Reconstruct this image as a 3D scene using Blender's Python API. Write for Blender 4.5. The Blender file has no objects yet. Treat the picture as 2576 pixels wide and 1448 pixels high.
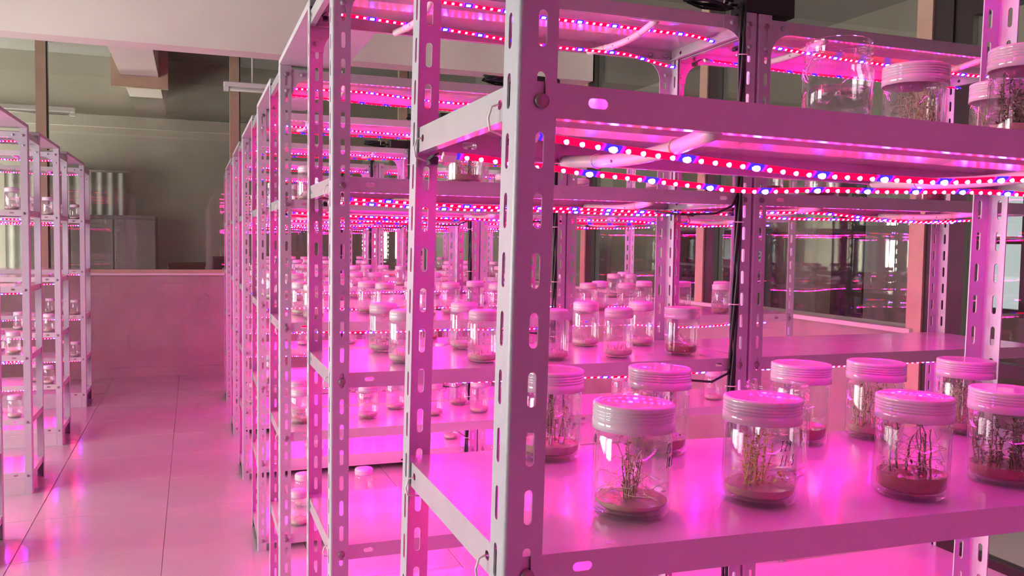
import bpy, math, random
from mathutils import Vector, Matrix
R = random.Random(7)
SC = bpy.context.scene
COL = SC.collection
PI = math.pi

# ------------------------------------------------------------------ camera, world, daylight, added fill, exposure
F_PX, YAW, PITCH, ROLL = 2180.62, .354, .0535, .0147
fw = Vector((math.sin(YAW)*math.cos(PITCH), math.cos(YAW)*math.cos(PITCH), -math.sin(PITCH)))
rt = Vector((math.cos(YAW), -math.sin(YAW), 0)); up = rt.cross(fw)
rt, up = math.cos(ROLL)*rt+math.sin(ROLL)*up, -math.sin(ROLL)*rt+math.cos(ROLL)*up
cam = bpy.data.cameras.new('camera'); camo = bpy.data.objects.new('camera', cam); COL.objects.link(camo)
cam.sensor_width = 36; cam.lens = F_PX/2576*36; cam.clip_start = .02; cam.clip_end = 200
m = Matrix((rt, up, -fw)).transposed().to_4x4(); m.translation = (-.2498, 0, 1.2989); camo.matrix_world = m
SC.camera = camo

wd = bpy.data.worlds.new('sky'); SC.world = wd; wd.use_nodes = True
bg = wd.node_tree.nodes['Background']; bg.inputs[0].default_value = (.88, .95, 1, 1); bg.inputs[1].default_value = .9

def area(name, loc, rot, sx, sy, power, color):
    l = bpy.data.lights.new(name, 'AREA'); l.shape = 'RECTANGLE'; l.size = sx; l.size_y = sy
    l.energy = power; l.color = color
    o = bpy.data.objects.new(name, l); COL.objects.link(o); o.location = loc; o.rotation_euler = rot
    return o
XL, XR, YB, YF, ZC = -3.6, 2.58, -3.2, 8.676, 3.15     # inner faces of the room
DAY = (1, .95, .90)
area('daylight_side_window', (XL-.19, 4.0, 1.25), (0, -PI/2, 0), 1.5, 2.9, 205, DAY)
area('daylight_near_window', (XL-.19, 1.55, 1.25), (0, -PI/2, 0), 1.5, 1.1, 115, DAY)
area('corridor_fill', (XL-.35, 9.45, 1.15), (0, -PI/2, 0), 1.3, .9, 215, DAY)  # added lamp that brightens the corridor; no window is built there
area('hall_fill', (3.75, -3.3, 1.8), (PI/2, 0, 0), 1.8, 1.9, 620, DAY)  # added lamp that brightens the hall beyond the right glass
SC.view_settings.view_transform = 'Standard'; SC.view_settings.look = 'None'
SC.view_settings.gamma = 1; SC.view_settings.use_curve_mapping = False
SC.view_settings.exposure = 0.08
SC.cycles.use_adaptive_sampling = True; SC.cycles.adaptive_threshold = .13; SC.cycles.adaptive_min_samples = 12
SC.cycles.transparent_max_bounces = 40
SC.cycles.max_bounces = 5; SC.cycles.diffuse_bounces = 2; SC.cycles.glossy_bounces = 2
SC.cycles.transmission_bounces = 4
SC.cycles.sample_clamp_indirect = 40; SC.cycles.caustics_reflective = False; SC.cycles.caustics_refractive = False

# ------------------------------------------------------------------ materials
MATS = {}
def mat(name, col, rough=.5, metal=0, spec=.5, noise=0, nscale=20, bump=0, bscale=200, emit=None, es=0, coat=0):
    if name in MATS: return MATS[name]
    mt = bpy.data.materials.new(name); mt.use_nodes = True; nt = mt.node_tree; p = nt.nodes['Principled BSDF']
    p.inputs['Base Color'].default_value = (*col, 1); p.inputs['Roughness'].default_value = rough
    p.inputs['Metallic'].default_value = metal; p.inputs['Specular IOR Level'].default_value = spec
    p.inputs['Coat Weight'].default_value = coat; p.inputs['Coat Roughness'].default_value = .12
    if emit: p.inputs['Emission Color'].default_value = (*emit, 1); p.inputs['Emission Strength'].default_value = es
    if noise or bump:
        tc = nt.nodes.new('ShaderNodeTexCoord')
    if noise:
        n = nt.nodes.new('ShaderNodeTexNoise'); n.inputs['Scale'].default_value = nscale; n.inputs['Detail'].default_value = 6
        nt.links.new(tc.outputs['Object'], n.inputs['Vector'])
        rp = nt.nodes.new('ShaderNodeMapRange'); rp.inputs['From Min'].default_value = .3; rp.inputs['From Max'].default_value = .7
        rp.inputs['To Min'].default_value = 1-noise; rp.inputs['To Max'].default_value = 1
        nt.links.new(n.outputs['Fac'], rp.inputs['Value'])
        mx = nt.nodes.new('ShaderNodeVectorMath'); mx.operation = 'SCALE'; mx.inputs[0].default_value = col
        nt.links.new(rp.outputs['Result'], mx.inputs['Scale']); nt.links.new(mx.outputs[0], p.inputs['Base Color'])
    if bump:
        n2 = nt.nodes.new('ShaderNodeTexNoise'); n2.inputs['Scale'].default_value = bscale; n2.inputs['Detail'].default_value = 3
        nt.links.new(tc.outputs['Object'], n2.inputs['Vector'])
        b = nt.nodes.new('ShaderNodeBump'); b.inputs['Strength'].default_value = bump; b.inputs['Distance'].default_value = .002
        nt.links.new(n2.outputs['Fac'], b.inputs['Height']); nt.links.new(b.outputs['Normal'], p.inputs['Normal'])
    MATS[name] = mt; return mt
def glass(name, tint=(.97, .98, .98), base=.04, edge=.75, power=4, haze=0, rough=.02, hscale=90):
    mt = bpy.data.materials.new(name); mt.use_nodes = True; nt = mt.node_tree; nt.nodes.clear()
    out = nt.nodes.new('ShaderNodeOutputMaterial')
    tr = nt.nodes.new('ShaderNodeBsdfTransparent'); tr.inputs[0].default_value = (*tint, 1)
    gl = nt.nodes.new('ShaderNodeBsdfGlossy'); gl.inputs['Roughness'].default_value = rough; gl.inputs[0].default_value = (1, 1, 1, 1)
    lw = nt.nodes.new('ShaderNodeLayerWeight'); lw.inputs['Blend'].default_value = .5
    pw = nt.nodes.new('ShaderNodeMath'); pw.operation = 'POWER'; pw.inputs[1].default_value = power
    mr = nt.nodes.new('ShaderNodeMath'); mr.operation = 'MULTIPLY_ADD'; mr.inputs[1].default_value = edge; mr.inputs[2].default_value = base
    nt.links.new(lw.outputs['Facing'], pw.inputs[0]); nt.links.new(pw.outputs[0], mr.inputs[0])
    mx = nt.nodes.new('ShaderNodeMixShader'); nt.links.new(mr.outputs[0], mx.inputs[0])
    base_sh = tr
    if haze:
        tl = nt.nodes.new('ShaderNodeBsdfTranslucent'); tl.inputs[0].default_value = (.9, .9, .9, 1)
        df = nt.nodes.new('ShaderNodeBsdfDiffuse'); df.inputs[0].default_value = (.85, .85, .85, 1)
        m2 = nt.nodes.new('ShaderNodeMixShader'); m2.inputs[0].default_value = .5
        nt.links.new(tl.outputs[0], m2.inputs[1]); nt.links.new(df.outputs[0], m2.inputs[2])
        n = nt.nodes.new('ShaderNodeTexNoise'); n.inputs['Scale'].default_value = hscale; n.inputs['Detail'].default_value = 5
        tc = nt.nodes.new('ShaderNodeTexCoord'); nt.links.new(tc.outputs['Object'], n.inputs['Vector'])
        rp = nt.nodes.new('ShaderNodeMapRange'); rp.inputs['From Min'].default_value = .4; rp.inputs['From Max'].default_value = .7
        rp.inputs['To Min'].default_value = haze*.35; rp.inputs['To Max'].default_value = haze*1.6
        nt.links.new(n.outputs['Fac'], rp.inputs['Value'])
        m3 = nt.nodes.new('ShaderNodeMixShader'); nt.links.new(rp.outputs[0], m3.inputs[0])
        nt.links.new(tr.outputs[0], m3.inputs[1]); nt.links.new(m2.outputs[0], m3.inputs[2]); base_sh = m3
    nt.links.new(base_sh.outputs[0], mx.inputs[1]); nt.links.new(gl.outputs[0], mx.inputs[2])
    nt.links.new(mx.outputs[0], out.inputs[0]); MATS[name] = mt; return mt
def plastic(name, col, tl=.35, gloss=.06, rough=.15):
    mt = bpy.data.materials.new(name); mt.use_nodes = True; nt = mt.node_tree; nt.nodes.clear()
    out = nt.nodes.new('ShaderNodeOutputMaterial')
    d = nt.nodes.new('ShaderNodeBsdfDiffuse'); d.inputs[0].default_value = (*col, 1)
    t = nt.nodes.new('ShaderNodeBsdfTranslucent'); t.inputs[0].default_value = (*col, 1)
    g = nt.nodes.new('ShaderNodeBsdfGlossy'); g.inputs['Roughness'].default_value = rough
    a = nt.nodes.new('ShaderNodeMixShader'); a.inputs[0].default_value = tl
    nt.links.new(d.outputs[0], a.inputs[1]); nt.links.new(t.outputs[0], a.inputs[2])
    lw = nt.nodes.new('ShaderNodeLayerWeight'); pw = nt.nodes.new('ShaderNodeMath'); pw.operation = 'POWER'; pw.inputs[1].default_value = 4
    mr = nt.nodes.new('ShaderNodeMath'); mr.operation = 'MULTIPLY_ADD'; mr.inputs[1].default_value = .5; mr.inputs[2].default_value = gloss
    nt.links.new(lw.outputs['Facing'], pw.inputs[0]); nt.links.new(pw.outputs[0], mr.inputs[0])
    b = nt.nodes.new('ShaderNodeMixShader'); nt.links.new(mr.outputs[0], b.inputs[0])
    nt.links.new(a.outputs[0], b.inputs[1]); nt.links.new(g.outputs[0], b.inputs[2]); nt.links.new(b.outputs[0], out.inputs[0])
    MATS[name] = mt; return mt
def emitter(name, col, s):
    mt = bpy.data.materials.new(name); mt.use_nodes = True; nt = mt.node_tree; nt.nodes.clear()
    out = nt.nodes.new('ShaderNodeOutputMaterial'); e = nt.nodes.new('ShaderNodeEmission')
    e.inputs[0].default_value = (*col, 1); e.inputs[1].default_value = s
    nt.links.new(e.outputs[0], out.inputs[0]); MATS[name] = mt; return mt

LED_P = .017
emitter('led_red', (1, .005, .115), 375)
emitter('led_blue', (.15, .025, 1), 370)
# glowing silicone sleeve, diode halo painted into it: red, bluish round each blue diode
mt = bpy.data.materials.new('tape_glow'); mt.use_nodes = True; nt = mt.node_tree; nt.nodes.clear()
out = nt.nodes.new('ShaderNodeOutputMaterial'); e = nt.nodes.new('ShaderNodeEmission'); e.inputs[1].default_value = 1.0
tc = nt.nodes.new('ShaderNodeTexCoord'); sx = nt.nodes.new('ShaderNodeSeparateXYZ'); nt.links.new(tc.outputs['Object'], sx.inputs[0])
md = nt.nodes.new('ShaderNodeMath'); md.operation = 'PINGPONG'; md.inputs[1].default_value = LED_P*2.5; nt.links.new(sx.outputs[0], md.inputs[0])
rp = nt.nodes.new('ShaderNodeMapRange'); rp.inputs['From Min'].default_value = .0085; rp.inputs['From Max'].default_value = .0135
nt.links.new(md.outputs[0], rp.inputs['Value'])
mc = nt.nodes.new('ShaderNodeMix'); mc.data_type = 'RGBA'; mc.inputs[6].default_value = (.10, .03, 4.0, 1); mc.inputs[7].default_value = (5.0, .003, .10, 1)
nt.links.new(rp.outputs[0], mc.inputs[0]); nt.links.new(mc.outputs[2], e.inputs[0]); nt.links.new(e.outputs[0], out.inputs[0]); MATS['tape_glow'] = mt
MATS['tape_glow'].cycles.emission_sampling = 'NONE'

mat('post', (.51, .51, .545), .36, noise=.06, nscale=60, bump=.15, bscale=900)
mat('shelf', (.58, .55, .57), .20, noise=.10, nscale=9, bump=.10, bscale=260, coat=.35)
mat('plank', (.55, .52, .54), .45, noise=.12, nscale=6)
mat('bolt', (.30, .22, .24), .45, metal=.35)
mat('pvc', (.66, .62, .61), .35)
mat('tie', (.88, .85, .82), .4)
mat('black', (.012, .012, .014), .45)
mat('black_box', (.02, .022, .022), .5, noise=.2)
mat('wire_red', (.45, .01, .015), .4)
mat('tile', (.52, .485, .475), .16, noise=.10, nscale=3.0, bump=.03, bscale=30, coat=.2)
mat('grout', (.40, .34, .34), .8)
mat('plaster', (.84, .77, .70), .8, noise=.06, nscale=4, bump=.1, bscale=120)
mat('paint_dull', (.28, .26, .25), .8, noise=.06, nscale=4)
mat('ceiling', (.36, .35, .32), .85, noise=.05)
mat('lowwall', (.42, .34, .31), .42, noise=.14, nscale=3.5)
mat('sill', (.72, .68, .64), .35)
mat('tan', (.62, .47, .32), .45, noise=.12, nscale=12)
mat('darkframe', (.035, .027, .025), .4)
mat('olive', (.50, .48, .40), .8, noise=.1, nscale=2)
mat('grey', (.34, .35, .34), .6, noise=.1)
mat('pale', (.62, .61, .56), .7, noise=.08)
mat('darkgrey', (.05, .052, .055), .5)
mat('cardboard', (.16, .075, .05), .8, noise=.2)
mat('maroon', (.09, .02, .022), .6)
mat('white', (.85, .85, .83), .5)
mat('reflection_stripes', (.40, .40, .36), .9, noise=.15, nscale=8)
mat('medium', (.52, .36, .29), .18)
mat('medium_pale', (.70, .60, .50), .3)
mat('medium_red', (.36, .16, .12), .18)
mat('stem_dark', (.20, .25, .08), .55); mat('stem_pale', (.52, .54, .26), .55); mat('stem_yellow', (.68, .62, .16), .5)
mat('stem_brown', (.42, .33, .18), .6)
mat('leaf_dark', (.13, .19, .055), .5); mat('leaf_pale', (.45, .50, .18), .5); mat('leaf_yellow', (.74, .66, .15), .5); mat('leaf_brown', (.36, .28, .14), .6)
mat('root', (.82, .74, .60), .5)
mat('ink', (.008, .008, .010), .5)
plastic('lid', (.74, .69, .72), .22, .10, .05)
plastic('lid_far', (.80, .76, .78), .30, .05, .2)
glass('jar_glass', (.965, .97, .965), .035, .55, 3.0, haze=.045)
glass('jar_glass_clear', (.97, .975, .975), .045, .65, 3.0, haze=.008)
glass('jar_glass_far', (.94, .93, .93), .05, .5, 2.5, haze=.20, hscale=60)
glass('pane', (.86, .87, .84), .06, .6, 4)
glass('window_pane', (.95, .97, .97), .04, .5, 4)
glass('water', (.93, .93, .95), .05, .6, 3)

# ------------------------------------------------------------------ mesh helpers
class MB:
    def __init__(s): s.v = []; s.f = []; s.m = []; s.sm = []
    def add(s, vs, fs, mi=0, smooth=False):
        b = len(s.v); s.v += [tuple(v) for v in vs]; s.f += [tuple(b+i for i in f) for f in fs]
        s.m += [mi]*len(fs); s.sm += [smooth]*len(fs)
    def box(s, x0, x1, y0, y1, z0, z1, mi=0):
        s.add([(x, y, z) for x in (x0, x1) for y in (y0, y1) for z in (z0, z1)],
              [(0, 1, 3, 2), (4, 6, 7, 5), (0, 4, 5, 1), (2, 3, 7, 6), (0, 2, 6, 4), (1, 5, 7, 3)], mi)
    def bbox(s, x0, x1, y0, y1, z0, z1, c=.004, mi=0):
        # box with chamfered vertical and top edges
        p = [(x0+c, y0), (x1-c, y0), (x1, y0+c), (x1, y1-c), (x1-c, y1), (x0+c, y1), (x0, y1-c), (x0, y0+c)]
        cx, cy = (x0+x1)/2, (y0+y1)/2
        def ring(z, k): return [(x-(c*k if x > cx else -c*k), y-(c*k if y > cy else -c*k), z) for x, y in p]
        vs = ring(z0, 0)+ring(z1-c, 0)+ring(z1, 1); fs = [tuple(range(7, -1, -1)), tuple(range(16, 24))]
        for a in (0, 8):
            for i in range(8): fs.append((a+i, a+(i+1) % 8, a+8+(i+1) % 8, a+8+i))
        s.add(vs, fs, mi)
    def tube(s, pts, r, n=6, mi=0, cap=True, smooth=True):
        pts = [Vector(p) for p in pts]; vs = []; N = len(pts); u = None
        for i, p in enumerate(pts):
            t = (pts[min(i+1, N-1)]-pts[max(i-1, 0)]).normalized()
            if u is None: u = t.orthogonal().normalized()
            else: u = (u-t*u.dot(t)); u = u.normalized() if u.length > 1e-6 else t.orthogonal().normalized()
            w = t.cross(u); rr = r[i] if isinstance(r, (list, tuple)) else r
            vs += [p+rr*(math.cos(2*PI*k/n)*u+math.sin(2*PI*k/n)*w) for k in range(n)]
        fs = [(i*n+k, i*n+(k+1) % n, (i+1)*n+(k+1) % n, (i+1)*n+k) for i in range(N-1) for k in range(n)]
        if cap: fs += [tuple(range(n-1, -1, -1)), tuple((N-1)*n+k for k in range(n))]
        s.add(vs, fs, mi, smooth)
    def lathe(s, prof, n=32, mi=0, smooth=True, closed=False):
        vs = []; fs = []; M = len(prof)
        for r, z in prof: vs += [(r*math.cos(2*PI*k/n), r*math.sin(2*PI*k/n), z) for k in range(n)]
        for i in range(M if closed else M-1):
            j = (i+1) % M
            fs += [(i*n+k, i*n+(k+1) % n, j*n+(k+1) % n, j*n+k) for k in range(n)]
        s.add(vs, fs, mi, smooth)
    def plate(s, o, u, v, U, V, t, holes=(), seg=4, mi=0):
        # sheet in the u-v plane, outer face at o with normal u x v, thickness t behind it; holes (uc, vc, length, width) stadiums along u
        o, u, v = Vector(o), Vector(u), Vector(v); nn = u.cross(v)
        def P(a, b, d=0): return o+u*a+v*b-nn*d
        holes = sorted(holes); cuts = [0]
        for a, b in zip(holes, holes[1:]): cuts.append((a[0]+b[0])/2)
        cuts.append(U)
        if not holes: cuts = [0, U]
        for i in range(len(cuts)-1):
            a, b = cuts[i], cuts[i+1]
            if not holes:
                polys = [[(a, 0), (b, 0), (b, V), (a, V)]]
            else:
                uc, vc, L, W = holes[i]; r = W/2; h = L/2-r
                low = [(uc+h+r*math.cos(q), vc+r*math.sin(q)) for q in [-PI/2*k/seg for k in range(seg+1)]]
                low += [(uc-h-r*math.cos(q), vc+r*math.sin(q)) for q in [-PI/2+PI/2*k/seg for k in range(seg+1)]]
                hi = [(x, 2*vc-y) for x, y in reversed(low)]
                polys = [[(a, 0), (b, 0), (b, vc)]+low+[(a, vc)], [(b, V), (a, V), (a, vc)]+hi+[(b, vc)]]
                loop = low+hi[1:-1]; n = len(loop)
                vs = [P(*q) for q in loop]+[P(*q, t) for q in loop]
                s.add(vs, [(k, (k+1) % n, n+(k+1) % n, n+k) for k in range(n)], mi)
            for pl in polys:
                n = len(pl)
                s.add([P(*q) for q in pl], [tuple(range(n))], mi)
                s.add([P(*q, t) for q in pl], [tuple(range(n-1, -1, -1))], mi)
        c = [(0, 0), (U, 0), (U, V), (0, V)]
        s.add([P(*q) for q in c]+[P(*q, t) for q in c], [(k, k+4, (k+1) % 4+4, (k+1) % 4) for k in range(4)], mi)
    def mesh(s, name, mats):
        me = bpy.data.meshes.new(name); me.from_pydata(s.v, [], s.f)
        for q in (mats if isinstance(mats, (list, tuple)) else [mats]): me.materials.append(MATS[q])
        me.polygons.foreach_set('material_index', s.m); me.polygons.foreach_set('use_smooth', s.sm); me.update(); return me
def ob(name, me, parent=None, loc=(0, 0, 0), rot=(0, 0, 0), sc=None):
    o = bpy.data.objects.new(name, me); COL.objects.link(o)
    if parent: o.parent = parent
    o.location = loc; o.rotation_euler = rot
    if sc: o.scale = sc
    return o
def tag(o, label, cat, group=None):
    o['label'] = label; o['category'] = cat
    if group: o['group'] = group
    return o
def struct(name, mb, mats, label=None, parent=None):
    o = ob(name, mb.mesh(name, mats), parent)
    if not parent: o['kind'] = 'structure'
    if label: o['label'] = label
    return o
def boxes(name, mats, bl, label=None, parent=None):
    b = MB()
    for q in bl: b.box(*q)
    return struct(name, b, mats, label, parent)

# ------------------------------------------------------------------ the room
TS = .563
fl = boxes('floor', 'grout', [(XL-.15, XR+2.6, YB-.15, 10.2, -.10, -.004)], 'pale glazed floor tiles with thin dark joints')
tb = MB(); g = .0026; tb.bbox(g/2, TS-g/2, g/2, TS-g/2, -.006, 0, .0015); tme = tb.mesh('tile', 'tile')
ty0 = 3.83-TS*13
for i in range(-6, 6):
    for j in range(0, 22):
        x, y = -.367+TS*i, ty0+TS*j
        if x+TS > XR+.02 or x < XL-.3 or y < YB-.3 or y+TS > YF+.5: continue
        ob('tile', tme, fl, (x, y, 0))
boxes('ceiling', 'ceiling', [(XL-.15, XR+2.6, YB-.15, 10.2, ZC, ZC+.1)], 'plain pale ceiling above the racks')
boxes('beam_cross', 'plaster', [(XL, XR-.02, 5.93, 6.13, 2.50, ZC)], 'big pale plastered beam running across the room')
boxes('beam_length', 'plaster', [(-.85, -.53, 6.13, 9.95, 2.75, ZC)], 'small beam running back through the glass partition')
# back wall and side wall behind the viewpoint, with their windows
def window_wall(name, axis, at, out, lo, hi, w0, w1, z0, z1, wn):
    # axis 'x': wall spans x at y=at ; axis 'y': wall spans y at x=at ; out = direction of outside
    t0, t1 = sorted((at, at+.15*out))
    def bx(a, b, c, d, p0=t0, p1=t1): return (a, b, p0, p1, c, d) if axis == 'x' else (p0, p1, a, b, c, d)
    boxes(name, 'paint_dull', [bx(lo, w0, 0, ZC), bx(w1, hi, 0, ZC), bx(w0, w1, 0, z0), bx(w0, w1, z1, ZC)])
    q0, q1 = sorted((at+.04*out, at+.09*out))
    fr = [bx(w0, w0+.05, z0, z1, q0, q1), bx(w1-.05, w1, z0, z1, q0, q1), bx(w0, w1, z0, z0+.05, q0, q1), bx(w0, w1, z1-.05, z1, q0, q1)]
    n = max(2, round((w1-w0)/1.0))
    for k in range(1, n): c = w0+(w1-w0)*k/n; fr.append(bx(c-.025, c+.025, z0+.05, z1-.05, q0, q1))
    wo = boxes(wn, 'white', fr, 'white framed daylight window')
    p0, p1 = sorted((at+.06*out, at+.066*out))
    for k in range(n):
        a, b = w0+(w1-w0)*k/n+.03, w0+(w1-w0)*(k+1)/n-.03
        boxes('pane', 'window_pane', [bx(a, b, z0+.05, z1-.05, p0, p1)], None, wo)
boxes('wall_back', 'paint_dull', [(XL-.15, XR+.1, YB-.15, YB, 0, ZC)])
window_wall('wall_left', 'y', XL, -1, YB, 2.3, 1.0, 2.1, .5, 2.0, 'window_1')
window_wall('wall_left_far', 'y', XL, -1, 2.3, YF, 2.5, 5.5, .5, 2.0, 'window_6')
boxes('wall_left_corridor', 'plaster', [(XL-.15, XL, YF, 8.9, 0, ZC)])

# far partition: low panelled wall, sill, mullions, panes
HW = .96
wf = boxes('wall_far', 'lowwall', [(XL, XR, YF, YF+.12, 0, HW-.02)], 'low beige panelled wall under the glass at the aisle end')
for k, x in enumerate((-2.9, -1.29, .35, 1.95)):
    boxes('panel_joint', 'grout', [(x-.004, x+.004, YF-.004, YF+.002, .09, .86)], None, wf)
boxes('panel_joint', 'grout', [(XL, XR, YF-.004, YF+.002, .862, .87)], None, wf)
boxes('trim_1', 'sill', [(XL, XR, YF-.03, YF+.15, HW-.02, HW)], 'pale sill on top of the low wall at the aisle end')
boxes('baseboard_far', 'lowwall', [(XL, XR, YF-.012, YF, 0, .085)], 'beige skirting along the wall at the aisle end')
mx_far = [-3.12, -1.495, .135, 1.765]
wn = boxes('window_2', 'tan', [(x-.042, x+.042, YF+.02, YF+.10, HW, ZC) for x in mx_far]+[(XL, XR, YF+.02, YF+.10, HW, HW+.03)] +
           [(-.93, -.85, YF-.01, YF+.11, 2.75, ZC), (-.53, -.45, YF-.01, YF+.11, 2.75, ZC), (-.93, -.45, YF-.01, YF+.11, 2.66, 2.75)], 'tan framed glass partition at the end of the aisle')
for x in mx_far: boxes('dark_strip', 'darkframe', [(x+.042, x+.052, YF+.03, YF+.09, HW+.03, ZC)], None, wn)
ed = [XL]+mx_far+[XR]
for a, b in zip(ed, ed[1:]):
    if a < -.9 < b and b > -.4:
        rects = [(a+.05, b-.042, HW+.03, 2.66), (a+.05, -.93, 2.66, ZC), (-.45, b-.042, 2.66, ZC)]
    else: rects = [(a+.05, b-.042, HW+.03, ZC)]
    bl = MB()
    for x0, x1, z0, z1 in rects: bl.box(x0, x1, YF+.055, YF+.063, z0, z1)
    ob('pane', bl.mesh('pane', 'pane'), wn)
# right partition
wr = boxes('wall_right', 'lowwall', [(XR, XR+.12, 2.80, YF+.12, 0, HW-.02)], 'low beige wall under the glass right of the racks')
boxes('wall_right_front', 'paint_dull', [(XR, XR+.12, YB, 1.45, 0, ZC)])
boxes('panel_joint', 'grout', [(XR-.003, XR+.002, 2.80, YF, .858, .866)], None, wr)
boxes('trim_2', 'sill', [(XR-.03, XR+.15, 2.80, YF, HW-.02, HW)], 'pale sill on the low wall right of the racks')
boxes('baseboard_right', 'lowwall', [(XR-.012, XR, 2.80, YF, 0, .085)])
my = [2.80, 4.44, 6.08, 7.70]
wn2 = boxes('window_3', 'tan', [(XR-.01, XR+.07, y-.04, y+.04, HW if y > 3 else 0, ZC) for y in my], 'tan framed glass partition right of the racks')
for y in my: boxes('dark_strip', 'darkframe', [(XR, XR+.07, y-.135, y-.04, HW if y > 3 else 0, ZC)], None, wn2)  # dark strip along one side of each mullion
ed = my+[YF]
for a, b in zip(ed, ed[1:]):
    boxes('pane', 'pane', [(XR+.03, XR+.038, a+.04, b-.135, HW, ZC)], None, wn2)
d = boxes('door_1', 'darkframe', [(XR+.01, XR+.06, 1.45, 1.55, 0, 2.3), (XR+.01, XR+.06, 2.58, 2.665, 0, 2.3), (XR+.01, XR+.06, 1.55, 2.58, 2.2, 2.3), (XR+.01, XR+.06, 1.55, 2.58, 0, .12), (XR+.01, XR+.06, 1.55, 2.58, .82, .87)], 'dark framed glass door behind the racks on the right')
boxes('pane', 'pane', [(XR+.03, XR+.038, 1.55, 2.58, .87, 2.2)], None, d)
boxes('pane', 'pane', [(XR+.03, XR+.038, 1.55, 2.58, .12, .82)], None, d)
boxes('window_4', 'pane', [(XR+.03, XR+.038, 1.45, 2.665, 2.3, ZC)], 'glass light above the dark framed door')

# corridor beyond the far glass
boxes('wall_corridor', 'olive', [(XL, XR+2.6, 10.0, 10.12, 0, ZC)], 'olive grey corridor wall beyond the far glass')
boxes('trim_3', 'olive', [(XL, XR, 9.94, 10.0, 2.42, 2.54)], 'ledge across the corridor wall')
t = tag(ob('storage_cabinet', None, None, (-1.0, 9.55, 0)), 'tall grey storage cabinet standing in the corridor beyond the far glass', 'cabinet')
b = MB(); b.bbox(-.75, .42, -.2, .16, 0, 1.50, .01); ob('body', b.mesh('body', 'grey'), t)
for k in range(3):
    b = MB(); b.bbox(-.73+.385*k, -.36+.385*k, -.215, -.2, .06, 1.46, .003); dd = ob('door', b.mesh('door', 'grey'), t)
    b = MB(); b.tube([(-.40+.385*k, -.22, .8), (-.40+.385*k, -.235, .81), (-.40+.385*k, -.235, .93), (-.40+.385*k, -.22, .94)], .006, 6); ob('handle', b.mesh('handle', 'bolt'), dd)
for nm, cx, z1, hw_, mt_, lb in (('document_box', -.30, 1.04, .17, 'cardboard', 'low brown cardboard box behind the far glass'), ('storage_box', .09, 1.10, .145, 'maroon', 'dark red box with a round white emblem behind the far glass')):
    t = tag(ob(nm, None, None, (cx, 9.25, 0)), lb, 'box')
    b = MB(); b.bbox(-hw_, hw_, -.12, .12, .82, z1, .004); ob('body', b.mesh('body', mt_), t)
    b = MB(); b.bbox(-hw_-.006, hw_+.006, -.126, .126, z1-.035, z1+.004, .003); ob('lid', b.mesh('lid', mt_), t)
    if nm == 'storage_box':
        b = MB(); n = 20
        for k in range(n):
            a0, a1 = 2*PI*k/n, 2*PI*(k+1)/n
            b.add([(r*math.cos(a)*.03-.03, -.1235, .97+r*math.sin(a)*.03) for r, a in ((.6, a0), (1, a0), (1, a1), (.6, a1))], [(0, 1, 2, 3)])
        ob('emblem', b.mesh('emblem', 'white'), t)
t = tag(ob('corridor_table', None, None, (.18, 9.25, 0)), 'dark table carrying boxes behind the far glass', 'table')
b = MB(); b.bbox(-.7, .7, -.2, .2, .78, .82, .003); ob('tabletop', b.mesh('tabletop', 'darkgrey'), t)
for sx_ in (-.66, .66):
    for sy_ in (-.16, .16): b = MB(); b.box(sx_-.02, sx_+.02, sy_-.02, sy_+.02, 0, .78); ob('leg', b.mesh('leg', 'darkgrey'), t)
t = tag(ob('reflection_stripes', None, None, (-1.45, 9.90, 0)), 'pale folded sheet standing in for striped reflections in the far glass', 'reflection_stripes')  # folded sheet in place of the striped reflections in the glass
b = MB(); n = 60
vs = []; fs = []
for k in range(n+1):
    x = -.55+1.1*k/n; yy = .006*math.sin(k*1.15)
    vs += [(x, yy, .25), (x, yy, 1.95)]
fs = [(2*k, 2*k+2, 2*k+3, 2*k+1) for k in range(n)]; b.add(vs, fs, 0, True); ob('folded_sheet', b.mesh('folded_sheet', 'reflection_stripes'), t)
b = MB(); b.tube([(-.6, 0, 1.96), (.6, 0, 1.96)], .012, 8); ob('top_bar', b.mesh('top_bar', 'white'), t)
def tube_lamp(x0, x1, y, z, lb):
    t = tag(ob('tube_lamp', None, None, ((x0+x1)/2, y, z)), lb, 'lamp'); h = (x1-x0)/2
    b = MB(); b.bbox(-h, h, -.03, .03, .018, .06, .006); ob('housing', b.mesh('housing', 'white'), t)
    b = MB(); b.tube([(-h+.04, 0, 0), (h-.04, 0, 0)], .014, 10); ob('tube', b.mesh('tube', 'pale'), t)
    for s_ in (-1, 1):
        b = MB(); b.box(s_*(h-.02)-.02, s_*(h-.02)+.02, -.018, .018, -.018, .02); ob('socket', b.mesh('socket', 'white'), t)
        b = MB(); b.tube([(s_*h*.62, 0, .06), (s_*h*.62, 0, ZC-z)], .006, 6); b.tube([(s_*h*.62, 0, ZC-z-.03), (s_*h*.62, 0, ZC-z)], [.012, .05], 10); ob('hanger', b.mesh('hanger', 'white'), t)
tube_lamp(-2.51, -1.31, 9.45, 2.47, 'unlit tube lamp hanging in the corridor at upper left')
tube_lamp(.0, 1.2, 7.6, 2.52, 'unlit tube lamp hanging behind the big cross beam')
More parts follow.
